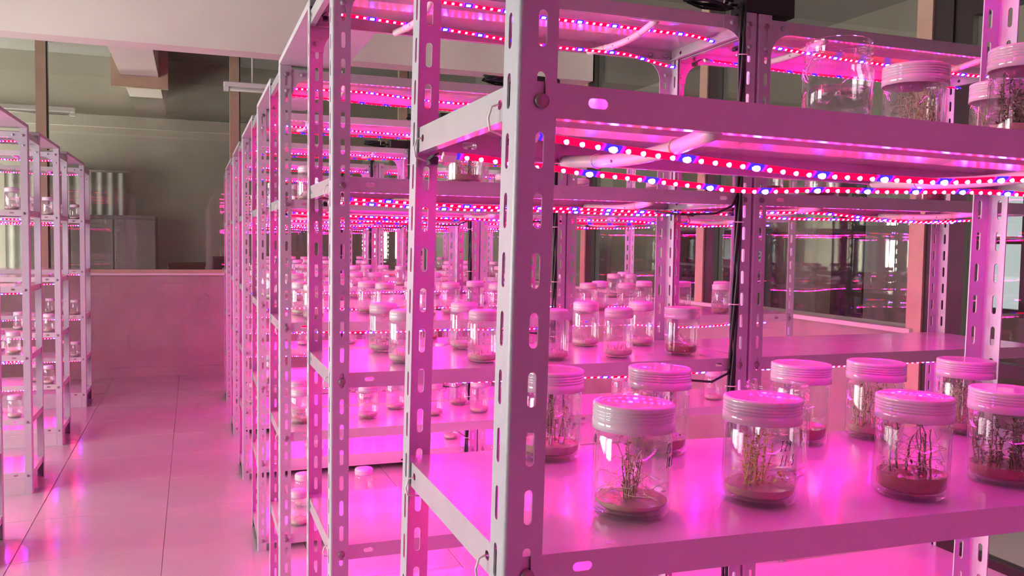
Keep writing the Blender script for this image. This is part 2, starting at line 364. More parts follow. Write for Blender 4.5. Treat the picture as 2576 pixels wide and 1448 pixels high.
# room beyond the right glass
boxes('wall_hall', 'olive', [(4.8, 4.92, -1, 4.1, 0, ZC), (4.8, 4.92, 4.95, 10.0, 0, ZC), (4.8, 4.92, 4.1, 4.95, 0, .85), (4.8, 4.92, 4.1, 4.95, 1.9, ZC)], 'grey green wall across the hall beyond the right glass')
w6 = boxes('window_5', 'darkframe', [(4.81, 4.87, 4.1, 4.15, .85, 1.9), (4.81, 4.87, 4.9, 4.95, .85, 1.9), (4.81, 4.87, 4.5, 4.55, .85, 1.9), (4.81, 4.87, 4.15, 4.9, 1.33, 1.38), (4.81, 4.87, 4.15, 4.9, .85, .9), (4.81, 4.87, 4.15, 4.9, 1.85, 1.9)], 'bright outside window across the hall')
for y0, y1 in ((4.15, 4.5), (4.55, 4.9)):
    for z0, z1 in ((.9, 1.33), (1.38, 1.85)): boxes('pane', 'window_pane', [(4.835, 4.84, y0, y1, z0, z1)], None, w6)
boxes('door_2', 'darkgrey', [(4.75, 4.80, 5.50, 5.86, 0, 2.1)], 'dark narrow door across the hall')
boxes('door_3', 'pale', [(4.75, 4.80, 5.04, 5.48, 0, 2.3)], 'pale door leaf across the hall')
boxes('door_4', 'pale', [(4.75, 4.80, 6.1, 6.45, 0, 1.9)], 'pale panel across the hall')
b = MB(); b.box(4.795, 4.80, 5.90, 6.03, 1.46, 1.60); ob('notice', b.mesh('notice', 'pale'), None)
tag(bpy.data.objects['notice'], 'small pale notice on the wall across the hall', 'notice')
for k, (y, w_, h_) in enumerate(((3.2, .9, 1.7), (7.2, 1.2, 1.45))):
    t = tag(ob('shelf_unit', None, None, (4.5, y, 0)), ('dark shelf unit across the hall near the door', 'dark shelf unit deep in the hall beyond the right glass')[k], 'shelf')
    for s_ in (-1, 1): b = MB(); b.box(-.2, .2, s_*w_/2-.015, s_*w_/2+.015, 0, h_); ob('side_panel', b.mesh('side_panel', 'darkgrey'), t)
    b = MB(); b.box(.18, .2, -w_/2, w_/2, 0, h_); ob('back_panel', b.mesh('back_panel', 'darkgrey'), t)
    for q in range(5): b = MB(); b.box(-.2, .18, -w_/2+.015, w_/2-.015, .08+q*(h_-.1)/4, .10+q*(h_-.1)/4); ob('shelf', b.mesh('shelf', 'grey'), t)

# ------------------------------------------------------------------ racks
W, D, HP, FLG = .95, .3735, 1.82, .035
Y1 = .671
TH = .0159
LV = [1.81, 1.418, 1.04, .70, .38, .06]
def post_mesh(z0, slots, name='post'):
    b = MB(); t = .002; ra = .004; hol = []
    if slots: hol = [(.025+.05*k-z0, .021-ra, .030, .0078) for k in range(1, 36) if .05*k-z0 > .0]
    b.plate((ra, 0, z0), (0, 0, 1), (1, 0, 0), HP-z0, FLG-ra, -t, hol)
    b.plate((0, ra, z0), (0, 0, 1), (0, 1, 0), HP-z0, FLG-ra, t, hol)
    n = 4; o_ = [(ra-ra*math.cos(PI/2*k/n), ra-ra*math.sin(PI/2*k/n)) for k in range(n+1)]
    i_ = [(ra-(ra-t)*math.cos(PI/2*k/n), ra-(ra-t)*math.sin(PI/2*k/n)) for k in range(n+1)]
    for lst, fl_ in ((o_, 0), (i_, 1)):
        vs = [(x, y, z) for x, y in lst for z in (z0, HP)]
        b.add(vs, [((2*k, 2*k+2, 2*k+3, 2*k+1) if fl_ else (2*k, 2*k+1, 2*k+3, 2*k+2)) for k in range(n)], 0, True)
    return b.mesh(name, 'post')
PM = post_mesh(0, True); PM_UP = post_mesh(.016, True); PM_PLAIN = post_mesh(0, False)
def shelf_mesh():
    b = MB(); e = .003; x0, x1, y0, y1 = e, W-e, e, D-e; H = .028; t = .0012
    b.box(x0, x1, y0, y1, -t, 0)
    sl = [(.075-e, -0.0, .019, .0085), (W-.075-e, 0, .019, .0085)]
    sl = [(u, H/2, l, w) for u, _, l, w in sl]
    b.plate((x0, y0, -H), (1, 0, 0), (0, 0, 1), x1-x0, H-t, t, sl)
    b.plate((x1, y1, -H), (-1, 0, 0), (0, 0, 1), x1-x0, H-t, t, sl)
    se = [(.048, H/2, .011, .0085), (y1-y0-.048, H/2, .011, .0085)]
    b.plate((x0, y1, -H), (0, -1, 0), (0, 0, 1), y1-y0, H-t, t, se)
    b.plate((x1, y0, -H), (0, 1, 0), (0, 0, 1), y1-y0, H-t, t, se)
    for q in ((x0, x1, y0, y0+.012), (x0, x1, y1-.012, y1), (x0, x0+.012, y0+.012, y1-.012), (x1-.012, x1, y0+.012, y1-.012)): b.box(*q, -H-t, -H)
    # stiffening channel along the middle of the underside
    yc = D/2; p = [(-.04, -t), (-.028, -.013), (.028, -.013), (.04, -t)]
    for (a, za), (c, zc) in zip(p, p[1:]):
        b.add([(x0+.03, yc+a, za), (x1-.03, yc+a, za), (x1-.03, yc+c, zc), (x0+.03, yc+c, zc)], [(0, 3, 2, 1)])
    return b.mesh('shelf', 'shelf')
SM = shelf_mesh()
def bolt_mesh():
    b = MB(); n = 14
    b.lathe([(0, .0042), (.004, .0040), (.0062, .0030), (.0066, .0012), (.0066, 0), (0, 0)], n); return b.mesh('bolt', 'bolt')
BM = bolt_mesh()
def pvc_mesh():
    b = MB(); pts = []
    for k in range(17):
        a = k/16; pts.append((.014*math.sin(PI*a), .015+(D-.030)*a, -.0265-.008*math.sin(PI*a)))
    b.tube(pts, .0078, 12)
    for y in (.10, .28):          # ties that hold the strips
        a = (y-.015)/(D-.030); c = (.014*math.sin(PI*a), y, -.0265-.008*math.sin(PI*a))
        b.tube([(c[0]+.0084*math.cos(2*PI*k/12), y+.0015, c[2]+.0084*math.sin(2*PI*k/12)) for k in range(13)], .0010, 4, 1)
    for y in (.155, .235):        # screw heads on the front of the tube
        a = (y-.015)/(D-.030); c = (.014*math.sin(PI*a), y, -.0265-.008*math.sin(PI*a))
        b.tube([(c[0]-.0074, y, c[2]-.002), (c[0]-.0086, y, c[2]-.002)], .0018, 8, 2)
    return b.mesh('pvc_tube', ['pvc', 'tie', 'bolt'])
PV = pvc_mesh()
def gusset_mesh():
    # plate in the xz plane, corner at the origin, arms along +x and -z, concave inner edge
    b = MB(); A = .085; c = .034; t = .0016; n = 8
    pl = [(0, 0), (A, 0), (A, -.030)]+[(A-(A-c)*math.sin(PI/2*k/n), -.030-(A-.030)*(1-math.cos(PI/2*k/n))) for k in range(1, n)]+[(c, -A), (0, -A)]
    N = len(pl)
    b.add([(x, 0, z) for x, z in pl]+[(x, t, z) for x, z in pl], [tuple(range(N-1, -1, -1)), tuple(range(N, 2*N))]+[(k, (k+1) % N, N+(k+1) % N, N+k) for k in range(N)])
    for x, z in ((.018, -.016), (.018, -.066), (.064, -.016)):
        b.tube([(x, .0, z), (x, -.004, z)], .0055, 8)
    return b.mesh('gusset', 'post')
GM = gusset_mesh()
ORD = ['rearmost', 'nearest', 'second', 'third', 'fourth', 'fifth', 'sixth', 'seventh']
LVN = ['top', 'eye-level', 'chest-high', 'waist-high', 'knee-high', 'lowest']
class Rack: pass
def make_rack(x, y, side, k, bay, lean=0, levels=LV, plain=False, tubes=True):
    r = Rack(); r.x, r.y, r.lean, r.levels, r.side, r.k, r.bay = x, y, lean, levels, side, k, bay
    r.M = Matrix.Translation((x-1.4*math.sin(lean), y, 1.4-1.4*math.cos(lean))) @ Matrix.Rotation(lean, 4, 'Y')
    r.where = f'{ORD[k]} {side} rack' + (f', {bay} bay' if side == 'right' else '')
    lb = f'white slotted steel rack, {ORD[k]} in the right row, {bay} bay' if side == 'right' else f'white steel rack, {ORD[k]} in the left row across the aisle'
    if k == 0: r.where = 'rack behind the viewpoint'; lb = 'unseen white slotted rack added behind the viewpoint to light the nearest rack'
    t = tag(ob('storage_rack', None), lb, 'rack', f'{side} row of racks'); t.matrix_world = r.M; r.root = t
    pm = PM_PLAIN if plain else PM
    for (px, py, a) in ((0, 0, 0), (W, 0, PI/2), (W, D, PI), (0, D, -PI/2)):
        ob('post', PM_UP if (lean and px) else pm, t, (px, py, 0), (0, 0, a))
    r.shelves = []
    for i, z in enumerate(levels):
        s = ob('shelf', SM, t, (0, 0, z)); r.shelves.append(s)
        for px in (.0214, W-.0214):
            ob('bolt', BM, s, (px, 0, -.0165), (PI/2, 0, 0))
            ob('bolt', BM, s, (px, D, -.0165), (-PI/2, 0, 0))
        if tubes and i < len(levels)-1:
            for px in (.20, .70): ob('pvc_tube', PV, s, (px, 0, 0))
    for px, py, a, sx_ in ((0, .0022, 0, 1), (W, .0022, 0, -1), (0, D-.0038, 0, 1), (W, D-.0038, 0, -1)):
        ob('gusset', GM, t, (px+sx_*.002, py, levels[0]), (0, 0, 0), (sx_, 1, 1))
    return r
RY = {0: -.335, 1: Y1, 2: 1.6736, 3: 2.7215, 4: 3.6692, 5: 4.8025, 6: 5.9203, 7: 7.1611}
racks = {}
for k, y in RY.items():
    if k == 0: racks[0, 0] = make_rack(0, y, 'right', 0, 'aisle')  # unseen rack, added so its strips light the nearest rack's front
    elif k == 1: racks[1, 0] = make_rack(0, y, 'right', 1, 'aisle', TH, [1.81, 1.432, 1.032, .70, .38, .08])
    else:
        racks[k, 0] = make_rack(0, y, 'right', k, 'aisle'); racks[k, 1] = make_rack(W+.004, y, 'right', k, 'window')
LY = {1: 3.775, 2: 4.852, 3: 5.931, 4: 7.225}
lracks = {}
for k, y in LY.items():
    lracks[k] = make_rack(-1.004-W, y, 'left', k, '', 0, [1.80, 1.418, 1.04, .70, .38, .11], True)
    b = MB(); b.box(.036, W-.036, .004, .012, .0, .08); ob('kick_panel', b.mesh('kick_panel', 'shelf'), lracks[k].root)
# boards bridging the rack tops
def bridge(x0, x1, y0, y1, z, lb):
    t = tag(ob('bridge_board', None, None, ((x0+x1)/2, (y0+y1)/2, z)), lb, 'board', 'boards bridging the rack tops')
    hx, hy = (x1-x0)/2, (y1-y0)/2
    b = MB(); b.bbox(-hx, hx, -hy, hy, 0, .018, .002); ob('board', b.mesh('board', 'plank'), t)
for k in range(1, 7):
    bridge(.0, .19, RY[k]+D-.03, RY[k+1]+.03, HP+.0005 if k > 1 else HP+.004, f'pale board bridging the tops of the {ORD[k]} and {ORD[k+1]} right racks')
for k in range(1, 4):
    bridge(-1.20, -1.004, LY[k]+D-.03, LY[k+1]+.03, HP+.0005, f'pale board bridging the tops of the {ORD[k]} and {ORD[k+1]} left racks')

# ------------------------------------------------------------------ LED strips
def led_geo(big):
    b = MB(); w, h, hh = (.0026, .0024, .0032)
    if big:
        b.lathe([(.0, -hh), (.0017, -hh*.93), (.0029, -hh*.55), (.0032, 0)], 8)
    return b
def strip_path(seed, x0=.045, x1=None, drop=.040, fixed=None):
    x1 = x1 or W-.045; rr = random.Random(seed); N = 40; pts = []
    a1, a2, p1, p2 = rr.uniform(.002, .006), rr.uniform(.001, .004), rr.uniform(0, 6), rr.uniform(0, 6)
    for k in range(N+1):
        x = x0+(x1-x0)*k/N
        if fixed:
            for (xa, za), (xb, zb) in zip(fixed, fixed[1:]):
                if xa <= x <= xb+1e-6: break
            q = (x-xa)/(xb-xa); q = max(0, min(1, q)); z = za+(zb-za)*(q*q*(3-2*q)*.5+q*.5)
            y = .004*math.sin(7*x+p1)
        else:
            z = -drop-a1*math.sin(5.5*x+p1)-a2*math.sin(12*x+p2)-.004; y = .007*math.sin(6*x+p2)
        pts.append((x-x0, y, z))
    return pts
def interp(pts, x):
    for p, q in zip(pts, pts[1:]):
        if p[0] <= x <= q[0]+1e-9:
            a = (x-p[0])/(q[0]-p[0]); return tuple(p[i]+(q[i]-p[i])*a for i in range(3))
    return pts[-1]
TILT = .66      # the tapes hang twisted: diodes face down and towards the front (-1) or the back (+1)
def facing(sg): return math.sin(sg*TILT), -math.cos(sg*TILT)
def tape_mesh(pts, sg=-1):
    NY, NZ = facing(sg)
    b = MB(); hw, t = .0042, .0018; vs = []
    for p in pts:
        for a_, d_ in ((-1, 0), (1, 0), (1, t), (-1, t)): vs.append((p[0], p[1]-a_*hw*NZ-d_*NY, p[2]+a_*hw*NY-d_*NZ))
    n = len(pts)
    b.add(vs, [(4*i+j, 4*i+(j+1) % 4, 4*i+4+(j+1) % 4, 4*i+4+j) for i in range(n-1) for j in range(4)]+[(0, 1, 2, 3), (4*n-1, 4*n-2, 4*n-3, 4*n-4)])
    return b.mesh('tape', 'tape_glow')
def led_positions(pts):
    L = pts[-1][0]; out = []; i = 0
    # blue diodes sit at multiples of five pitches so that the sleeve's bluish zones meet them
    while LED_P*i <= L-.004:
        out.append((interp(pts, LED_P*i), i % 5 == 0)); i += 1
    return out[1:] if out else out
def row_mesh(pts, sg=-1):
    NY, NZ = facing(sg); b = MB(); w, h = .0028, .0030
    for (x, y, z), blue in led_positions(pts):
        s_ = 1.7 if blue else 1
        b.add([(x-w*s_, y+w*NZ, z-w*NY), (x+w*s_, y+w*NZ, z-w*NY), (x+w*s_, y-w*NZ, z+w*NY), (x-w*s_, y-w*NZ, z+w*NY), (x, y+h*NY, z+h*NZ)], [(0, 4, 1), (1, 4, 2), (2, 4, 3), (3, 4, 0)], 1 if blue else 0)
    return b.mesh('led_row', ['led_red', 'led_blue'])
def lead_mesh():
    b = MB()
    b.tube([(-.004, .002, -.030), (-.010, .012, -.033), (-.006, .035, -.034), (.004, .06, -.030)], .0009, 5)
    b.tube([(-.004, -.001, -.030), (-.012, .010, -.036), (-.004, .034, -.037), (.006, .06, -.032)], .0009, 5)
    b.bbox(-.006, .004, .028, .044, -.040, -.031, .001); return b.mesh('lead_wire', 'black')
LEADM = lead_mesh()
def cap_mesh(): b = MB(); b.bbox(-.012, .004, -.0052, .0052, -.0035, .003, .001); return b.mesh('end_cap', 'tie')
CAPM = cap_mesh()
bl_ = MB(); bl_.lathe([(.0, -.0036), (.0017, -.0033), (.0028, -.002), (.0031, 0)], 8); LEDR = bl_.mesh('led', 'led_red')
bl_ = MB(); bl_.lathe([(.0, -.0042), (.0021, -.0038), (.0035, -.0022), (.0038, 0)], 8); LEDB = bl_.mesh('led', 'led_blue')
VAR = []
for q in range(6):
    p = strip_path(100+q); VAR.append((p, {g_: (tape_mesh(p, g_), row_mesh(p, g_)) for g_ in (-1, 1)}))
def strip(rk, i, front, fixed=None, single=False, x0=.045, x1=None):
    sg = 1 if rk.k == 0 or not (front or fixed or (rk.k == 2 and i == 1)) else -1
    yl = .10 if front else .28
    root = ob('led_strip', None)
    fb = ('front ' if front else 'back ') if rk.side == 'right' else ''
    root.matrix_world = rk.M @ Matrix.Translation((x0, yl, rk.levels[i]))
    tag(root, f'{fb}red and blue LED strip under the {LVN[i]} shelf, {rk.where}', 'LED strip', 'LED strips under the shelves')
    if fixed or single:
        p = strip_path(hash((rk.k, i, front)) % 999, x0, x1, fixed=fixed); tm = tape_mesh(p, sg); rm = None
    else: p, q_ = VAR[R.randrange(6)]; tm, rm = q_[sg]
    ob('tape', tm, root)
    if single:
        for pos, blue in led_positions(p): ob('led', LEDB if blue else LEDR, root, pos, (sg*TILT, 0, 0), (1.3, .9, 1) if blue else (.92, .85, 1))
    else:
        o = ob('led_row', rm or row_mesh(p, sg), root); o['kind'] = 'stuff'
    ob('end_cap', CAPM, root, p[0], (sg*TILT, 0, 0))
    if rk.k <= 3: ob('lead_wire', LEADM, root, (-.012, .0, p[0][2]+.033))
    return root
# measured sag of the two strips under the near rack's eye-level shelf (x, drop below the shelf top)
FF = [(.03, -.030), (.076, -.034), (.147, -.039), (.224, -.043), (.389, -.050), (.55, -.049), (.69, -.039), (.92, -.040)]
FB = [(.03, -.037), (.156, -.045), (.197, -.048), (.418, -.057), (.583, -.048), (.85, -.038), (.92, -.038)]
r1 = racks[1, 0]
strip(r1, 1, True, FF, True, .0545, .915); strip(r1, 1, False, FB, True, .027, .915)
for i in (0, 2, 3, 4): strip(r1, i, True); strip(r1, i, False)
for (k, bay), rk in racks.items():
    if k == 1: continue
    for i in range(5):
        if k == 0: strip(rk, i, False); continue  # added unseen rack: back strips only, for light on the nearest rack
        if k == 2 and i == 0 and bay == 0:
            strip(rk, i, True, [(.03, -.012), (.29, -.016), (.50, -.026), (.84, -.028), (.93, -.04)], False, .045, .905)
            strip(rk, i, False, [(.03, -.018), (.28, -.026), (.58, -.042), (.75, -.042), (.9, -.064), (.93, -.066)], False, .045, .905)
        else:
            strip(rk, i, True); strip(rk, i, False)
for k, rk in lracks.items():
    for i in range(5): strip(rk, i, True)

# ------------------------------------------------------------------ cable ties on the shelf ends of the near racks
def tie(name, pts, lb, w=.0011):
    b = MB(); b.tube(pts, w, 5); e_ = Vector(pts[-1]); b.bbox(e_.x-.003, e_.x+.003, e_.y-.0035, e_.y+.0035, e_.z-.003, e_.z+.004, .001)
    o = ob('cable_tie', b.mesh('cable_tie', 'tie')); tag(o, lb, 'cable tie'); return o
def tie_at(rk, i, yl, lb):
    z = rk.levels[i]-.014
    P = [(.002, yl, z), (-.004, yl, z-.002), (-.007, yl, z-.012), (-.004, yl+.004, z-.022), (.012, yl+.01, z-.026), (.036, yl+.018, z-.026)]
    o = tie(None, [(x, y-yl, zz-z) for x, y, zz in P], lb); o.matrix_world = rk.M @ Matrix.Translation((0, yl, z))
tie_at(r1, 1, .052, 'white cable tie through the near hole of the nearest rack eye-level shelf end')
tie_at(r1, 1, D-.052, 'white cable tie through the far hole of the nearest rack eye-level shelf end')
tie_at(r1, 2, .052, 'white cable tie through the near hole of the nearest rack chest-high shelf end')
tie_at(r1, 2, D-.052, 'white cable tie through the far hole of the nearest rack chest-high shelf end')
for k in (2, 3):
    for i in (1, 2, 3):
        tie_at(racks[k, 0], i, .052, f'white cable tie on the {LVN[i]} shelf end of the {ORD[k]} right rack')

# ------------------------------------------------------------------ cable bundles and power adapters
def bundle(k):
    rk = racks[k, 0]; x = W-.052; y = RY[k]-.011
    t = tag(ob('cable_bundle', None, None, (x, y, 0)), f'black power cable bundle tied down the middle post of the {ORD[k]} right rack', 'cable', 'cable bundles on middle posts')
    rr = random.Random(k)
    for s_ in range(4):
        ph = s_*PI/2; pts = []
        for q in range(60):
            z = 1.83-q*1.72/59; a = ph+z*9
            pts.append((.006*math.cos(a)+.005*math.sin(z*4+k), .0055*math.sin(a)-.004, z))
        pts = [(.012+.004*s_, .03, 1.834), (.006, .012, 1.838)]+pts
        b = MB(); b.tube(pts, .0036, 6); ob('cable', b.mesh('cable', 'black'), t)
    for q in range(9):
        z = 1.72-q*.185; b = MB(); c = .005*math.sin(z*4+k)
        pts = [(c+.0125*math.cos(2*PI*n/12), -.004+.012*math.sin(2*PI*n/12), z) for n in range(13)]
        b.tube(pts, .0014, 5); b.tube([(c-.0125, -.008, z), (c-.022, -.014, z-.002)], .0012, 4); ob('cable_tie', b.mesh('cable_tie', 'tie'), t)
    for zi in (1, 2, 3):   # branches feeding the strips of a shelf
        z = LV[zi]
        b = MB(); b.tube([(0, -.006, z-.005), (-.012, -.004, z-.032), (-.05, .0, z-.050), (-.10, .06, z-.052), (-.15, .10, z-.046)], .0028, 6); ob('cable', b.mesh('cable', 'black'), t)
        b = MB(); lp = [(-.10+.018*math.cos(a_), .06+.006*math.sin(a_*2), z-.062+.014*math.sin(a_)) for a_ in [2*PI*n/14 for n in range(15)]]; b.tube(lp, .0012, 5); ob('lead_wire', b.mesh('lead_wire', 'wire_red'), t)
for k in range(2, 8): bundle(k)
def adapter(x, y, z, rz, lb):
    t = tag(ob('power_adapter', None, None, (x, y, z), (0, 0, rz)), lb, 'adapter', 'power adapters on rack tops')
    b = MB(); b.bbox(-.07, .07, -.03, .03, 0, .045, .006); ob('body', b.mesh('body', 'black_box'), t)
    b = MB(); pts = []
    for n in range(70):
        a = n*.36; pts.append((-.15+.055*math.cos(a)+.006*math.sin(n*2.3), -.005+.022*math.sin(a)+.004*math.cos(n*1.7), .010+.022*(n/70)+.008*math.sin(a*.7)))
    b.tube([(-.065, 0, .02), (-.085, .0, .02)]+pts, .0034, 6); ob('cable', b.mesh('cable', 'black'), t)
    b = MB(); b.tube([(-.125, -.03, .012), (-.123, -.033, .03), (-.125, .0, .046), (-.127, .03, .03), (-.125, .028, .012)], .0018, 5); ob('cable_tie', b.mesh('cable_tie', 'tie'), t)
adapter(W+.035, RY[2]+.03, 1.822, 0, 'black power adapter with coiled cable on top of the second right rack')
adapter(.86, RY[3]+.05, 1.812, .1, 'black power adapter with coiled cable on top of the third right rack')
adapter(.84, RY[4]+.05, 1.812, -.1, 'black power adapter with coiled cable on top of the fourth right rack')
adapter(.86, RY[5]+.05, 1.812, .05, 'black power adapter with coiled cable on top of the fifth right rack')

# ------------------------------------------------------------------ culture jars
JR, JH = .0405, .106
def big_jar_meshes():
    b = MB(); r = JR-.0012
    outp = [(0, .0035), (.020, .003), (.031, .0), (.0365, .0015), (r-.0005, .006), (r, .010), (r, .072), (r-.001, .077), (r-.0035, .081), (r-.0038, .104)]
    inn = [(x-.0022, z) for x, z in reversed(outp[4:])]
    b.lathe(outp+[(r-.005, .1045)]+inn+[(r-.006, .0085), (.02, .0065), (0, .0068)], 40)
    G = b.mesh('glass', 'jar_glass')
    b = MB(); q = JR+.0002; p = [(0, .1055), (.030, .1055), (.0365, .1058), (.0385, .1062), (q, .1052), (q+.0003, .1035)]
    z = .1030
    for k in range(4): p += [(q+.0003, z), (q+.0003, z-.0016), (q-.0006, z-.0021), (q-.0006, z-.0026)]; z -= .0031
    p += [(q+.0003, z), (q+.0006, .0815), (q-.0014, .0812), (q-.0016, .1035), (0, .1038)]
    b.lathe(p, 40); L = b.mesh('lid', 'lid')
    return G, L
JG, JL = big_jar_meshes()
def open_glass():
    b = MB(); r = JR-.0012
    p = [(0, .0035), (.020, .003), (.031, 0), (.0365, .0015), (r-.0005, .006), (r, .010), (r, .070), (r-.001, .0745), (r-.004, .079)]
    z = .080
    for k in range(3): p += [(r-.0042, z), (r-.0042, z+.0022), (r-.0018, z+.0034), (r-.0018, z+.0046), (r-.0042, z+.0058)]; z += .0062
    p += [(r-.0042, .100), (r-.003, .1015), (r-.0045, .103), (r-.0065, .1015), (r-.0066, .079), (r-.0024, .070), (r-.0024, .010), (r-.006, .0075), (0, .0072)]
    b.lathe(p, 40); return b.mesh('glass', 'jar_glass_clear')
OG = open_glass()
def disc_medium(h, r, mt, rough=.0007, seed=0):
    b = MB(); rr = random.Random(seed); n = 28; vs = []
    prof = [(0, .0072), (r-.004, .0078), (r-.0005, .011), (r, h)]
    for pr, z in prof: vs += [(pr*math.cos(2*PI*k/n), pr*math.sin(2*PI*k/n), z+(rr.uniform(-rough, rough) if z == h else 0)) for k in range(n)]
    for pr in (r*.66, r*.33): vs += [(pr*math.cos(2*PI*k/n), pr*math.sin(2*PI*k/n), h+rr.uniform(-rough, rough)-.001) for k in range(n)]
    vs.append((0, 0, h)); N = 6
    fs = [(i*n+k, i*n+(k+1) % n, (i+1)*n+(k+1) % n, (i+1)*n+k) for i in range(N-1) for k in range(n)]
    fs += [((N-1)*n+k, (N-1)*n+(k+1) % n, N*n) for k in range(n)]
    b.add(vs, fs[:3*n], 0, True)
    b.add(vs[3*n:], [tuple(i-3*n for i in f) for f in fs[3*n:]], 0, True); return b.mesh('medium', mt)
def plant_meshes(seed, style):
    # style: stems, height range, spread, leaves per stem, leaf size, roots, materials
    rr = random.Random(seed); S = MB(); L = MB(); Q = MB(); z0 = style['base']; rin = JR-.006
    def clampr(p):
        d = math.hypot(p[0], p[1])
        return p if d < rin else (p[0]*rin/d, p[1]*rin/d, p[2])
    def leaf(p, a, tilt, l):
        dx, dy = math.cos(a), math.sin(a); w = l*.33; c, s_ = math.cos(tilt), math.sin(tilt)
        P0 = Vector(p); ax = Vector((dx*c, dy*c, s_)); sd = Vector((-dy, dx, 0)); n_ = ax.cross(sd)
        vs = [P0, P0+ax*l*.45+sd*w+n_*l*.12, P0+ax*l*.5, P0+ax*l*.45-sd*w+n_*l*.12, P0+ax*l]
        L.add([clampr(tuple(v)) for v in vs], [(0, 2, 1), (0, 3, 2), (1, 2, 4), (2, 3, 4)], 0, True)
    for k in range(style['stems']):
        a = rr.uniform(0, 2*PI); d = style['spread']*math.sqrt(rr.random()); x, y = d*math.cos(a), d*math.sin(a)
        h = rr.uniform(*style['h']); lean = rr.uniform(0, style.get('lean', .35)); la = rr.uniform(0, 2*PI); n = 7; pts = []
        for q in range(n):
            f = q/(n-1)
            pts.append(clampr((x+lean*h*f*math.cos(la)+rr.uniform(-1, 1)*.0028*f, y+lean*h*f*math.sin(la)+rr.uniform(-1, 1)*.0028*f, z0-.004+(h+.004)*f)))
        r0 = style['r']*rr.uniform(.7, 1.2); S.tube(pts, [r0*(1-.55*q/(n-1)) for q in range(n)], 5)
        for q in range(style['leaves']):
            f = rr.uniform(.12, 1); i = min(int(f*(n-1)), n-2); u = f*(n-1)-i
            p = tuple(pts[i][c]+(pts[i+1][c]-pts[i][c])*u for c in range(3))
            leaf(p, rr.uniform(0, 2*PI), rr.uniform(-.5, .8), style['leaf']*rr.uniform(.6, 1.3))
    for k in range(style.get('ground', 0)):
        a = rr.uniform(0, 2*PI); d = (rin-.002)*math.sqrt(rr.random())
        leaf((d*math.cos(a), d*math.sin(a), z0+rr.uniform(0, .012)), rr.uniform(0, 2*PI), rr.uniform(-.3, 1), style['leaf']*rr.uniform(.7, 1.4))
    for k in range(style['roots']):
        a = rr.uniform(0, 2*PI); d = rr.uniform(.3, 1)*rin; p = Vector((d*math.cos(a), d*math.sin(a), z0+rr.uniform(0, style.get('rooth', .03)))); pts = [tuple(p)]
        v = Vector((rr.uniform(-1, 1), rr.uniform(-1, 1), rr.uniform(-.6, .9))).normalized()
        for q in range(7):
            v = (v+.55*Vector((rr.uniform(-1, 1), rr.uniform(-1, 1), rr.uniform(-.8, .6)))).normalized(); p = p+v*.0042
            p = Vector(clampr(tuple(p))); p.z = max(p.z, z0-.001); pts.append(tuple(p))
        Q.tube(pts, .00028, 3, cap=False)
    return S.mesh('stems', style['sm']), L.mesh('leaves', style['lm']) if L.f else None, Q.mesh('roots', 'root') if Q.f else None
GL = {   # handwriting strokes, unit box
 '1': [[(.5, 1), (.35, 0)]], '2': [[(.1, .8), (.35, 1), (.7, .8), (.5, .45), (.1, .05), (.75, .1)]],
 '3': [[(.1, .9), (.5, 1), (.65, .75), (.3, .55), (.7, .35), (.5, .02), (.05, .1)]],
 '5': [[(.7, 1), (.3, .95), (.25, .6), (.6, .55), (.65, .2), (.35, 0), (.1, .1)]],
 '6': [[(.6, 1), (.25, .55), (.15, .2), (.4, 0), (.65, .25), (.45, .45), (.2, .3)]],
 '9': [[(.6, .8), (.35, 1), (.15, .75), (.4, .55), (.62, .8), (.5, 0)]],
 '0': [[(.4, 1), (.15, .6), (.2, .1), (.5, 0), (.68, .5), (.4, 1)]],
 'T': [[(0, .95), (.8, 1)], [(.4, .98), (.3, 0)]], 'Z': [[(.1, .9), (.7, 1), (.15, .1), (.8, .05)], [(.2, .5), (.6, .55)]],
 '.': [[(.3, .05), (.38, .0)]], '/': [[(.6, 1), (.2, 0)]], 'k': [[(.2, 1), (.15, 0)], [(.6, .7), (.2, .35), (.65, 0)]], ':': [[(.3, .6), (.36, .55)], [(.3, .2), (.36, .15)]]}
def writing(lines, ang, z, size):
    b = MB(); R0 = JR-.0009
    for li, tx in enumerate(lines):
        for ci, ch in enumerate(tx):
            for stt in GL[ch]:
                pts = []
                fine = []
                for (a0, b0), (a1, b1) in zip(stt, stt[1:]): fine += [(a0+(a1-a0)*q/3, b0+(b1-b0)*q/3) for q in range(3)]
                fine.append(stt[-1])
                for u, v in fine:
                    th = ang+((ci+u*.9)*size*.48+v*size*.15)/R0
                    pts.append((R0*math.cos(th), R0*math.sin(th), z-li*size*1.35+v*size))
                b.tube(pts, .00030, 4)
    return b.mesh('handwriting', 'ink')
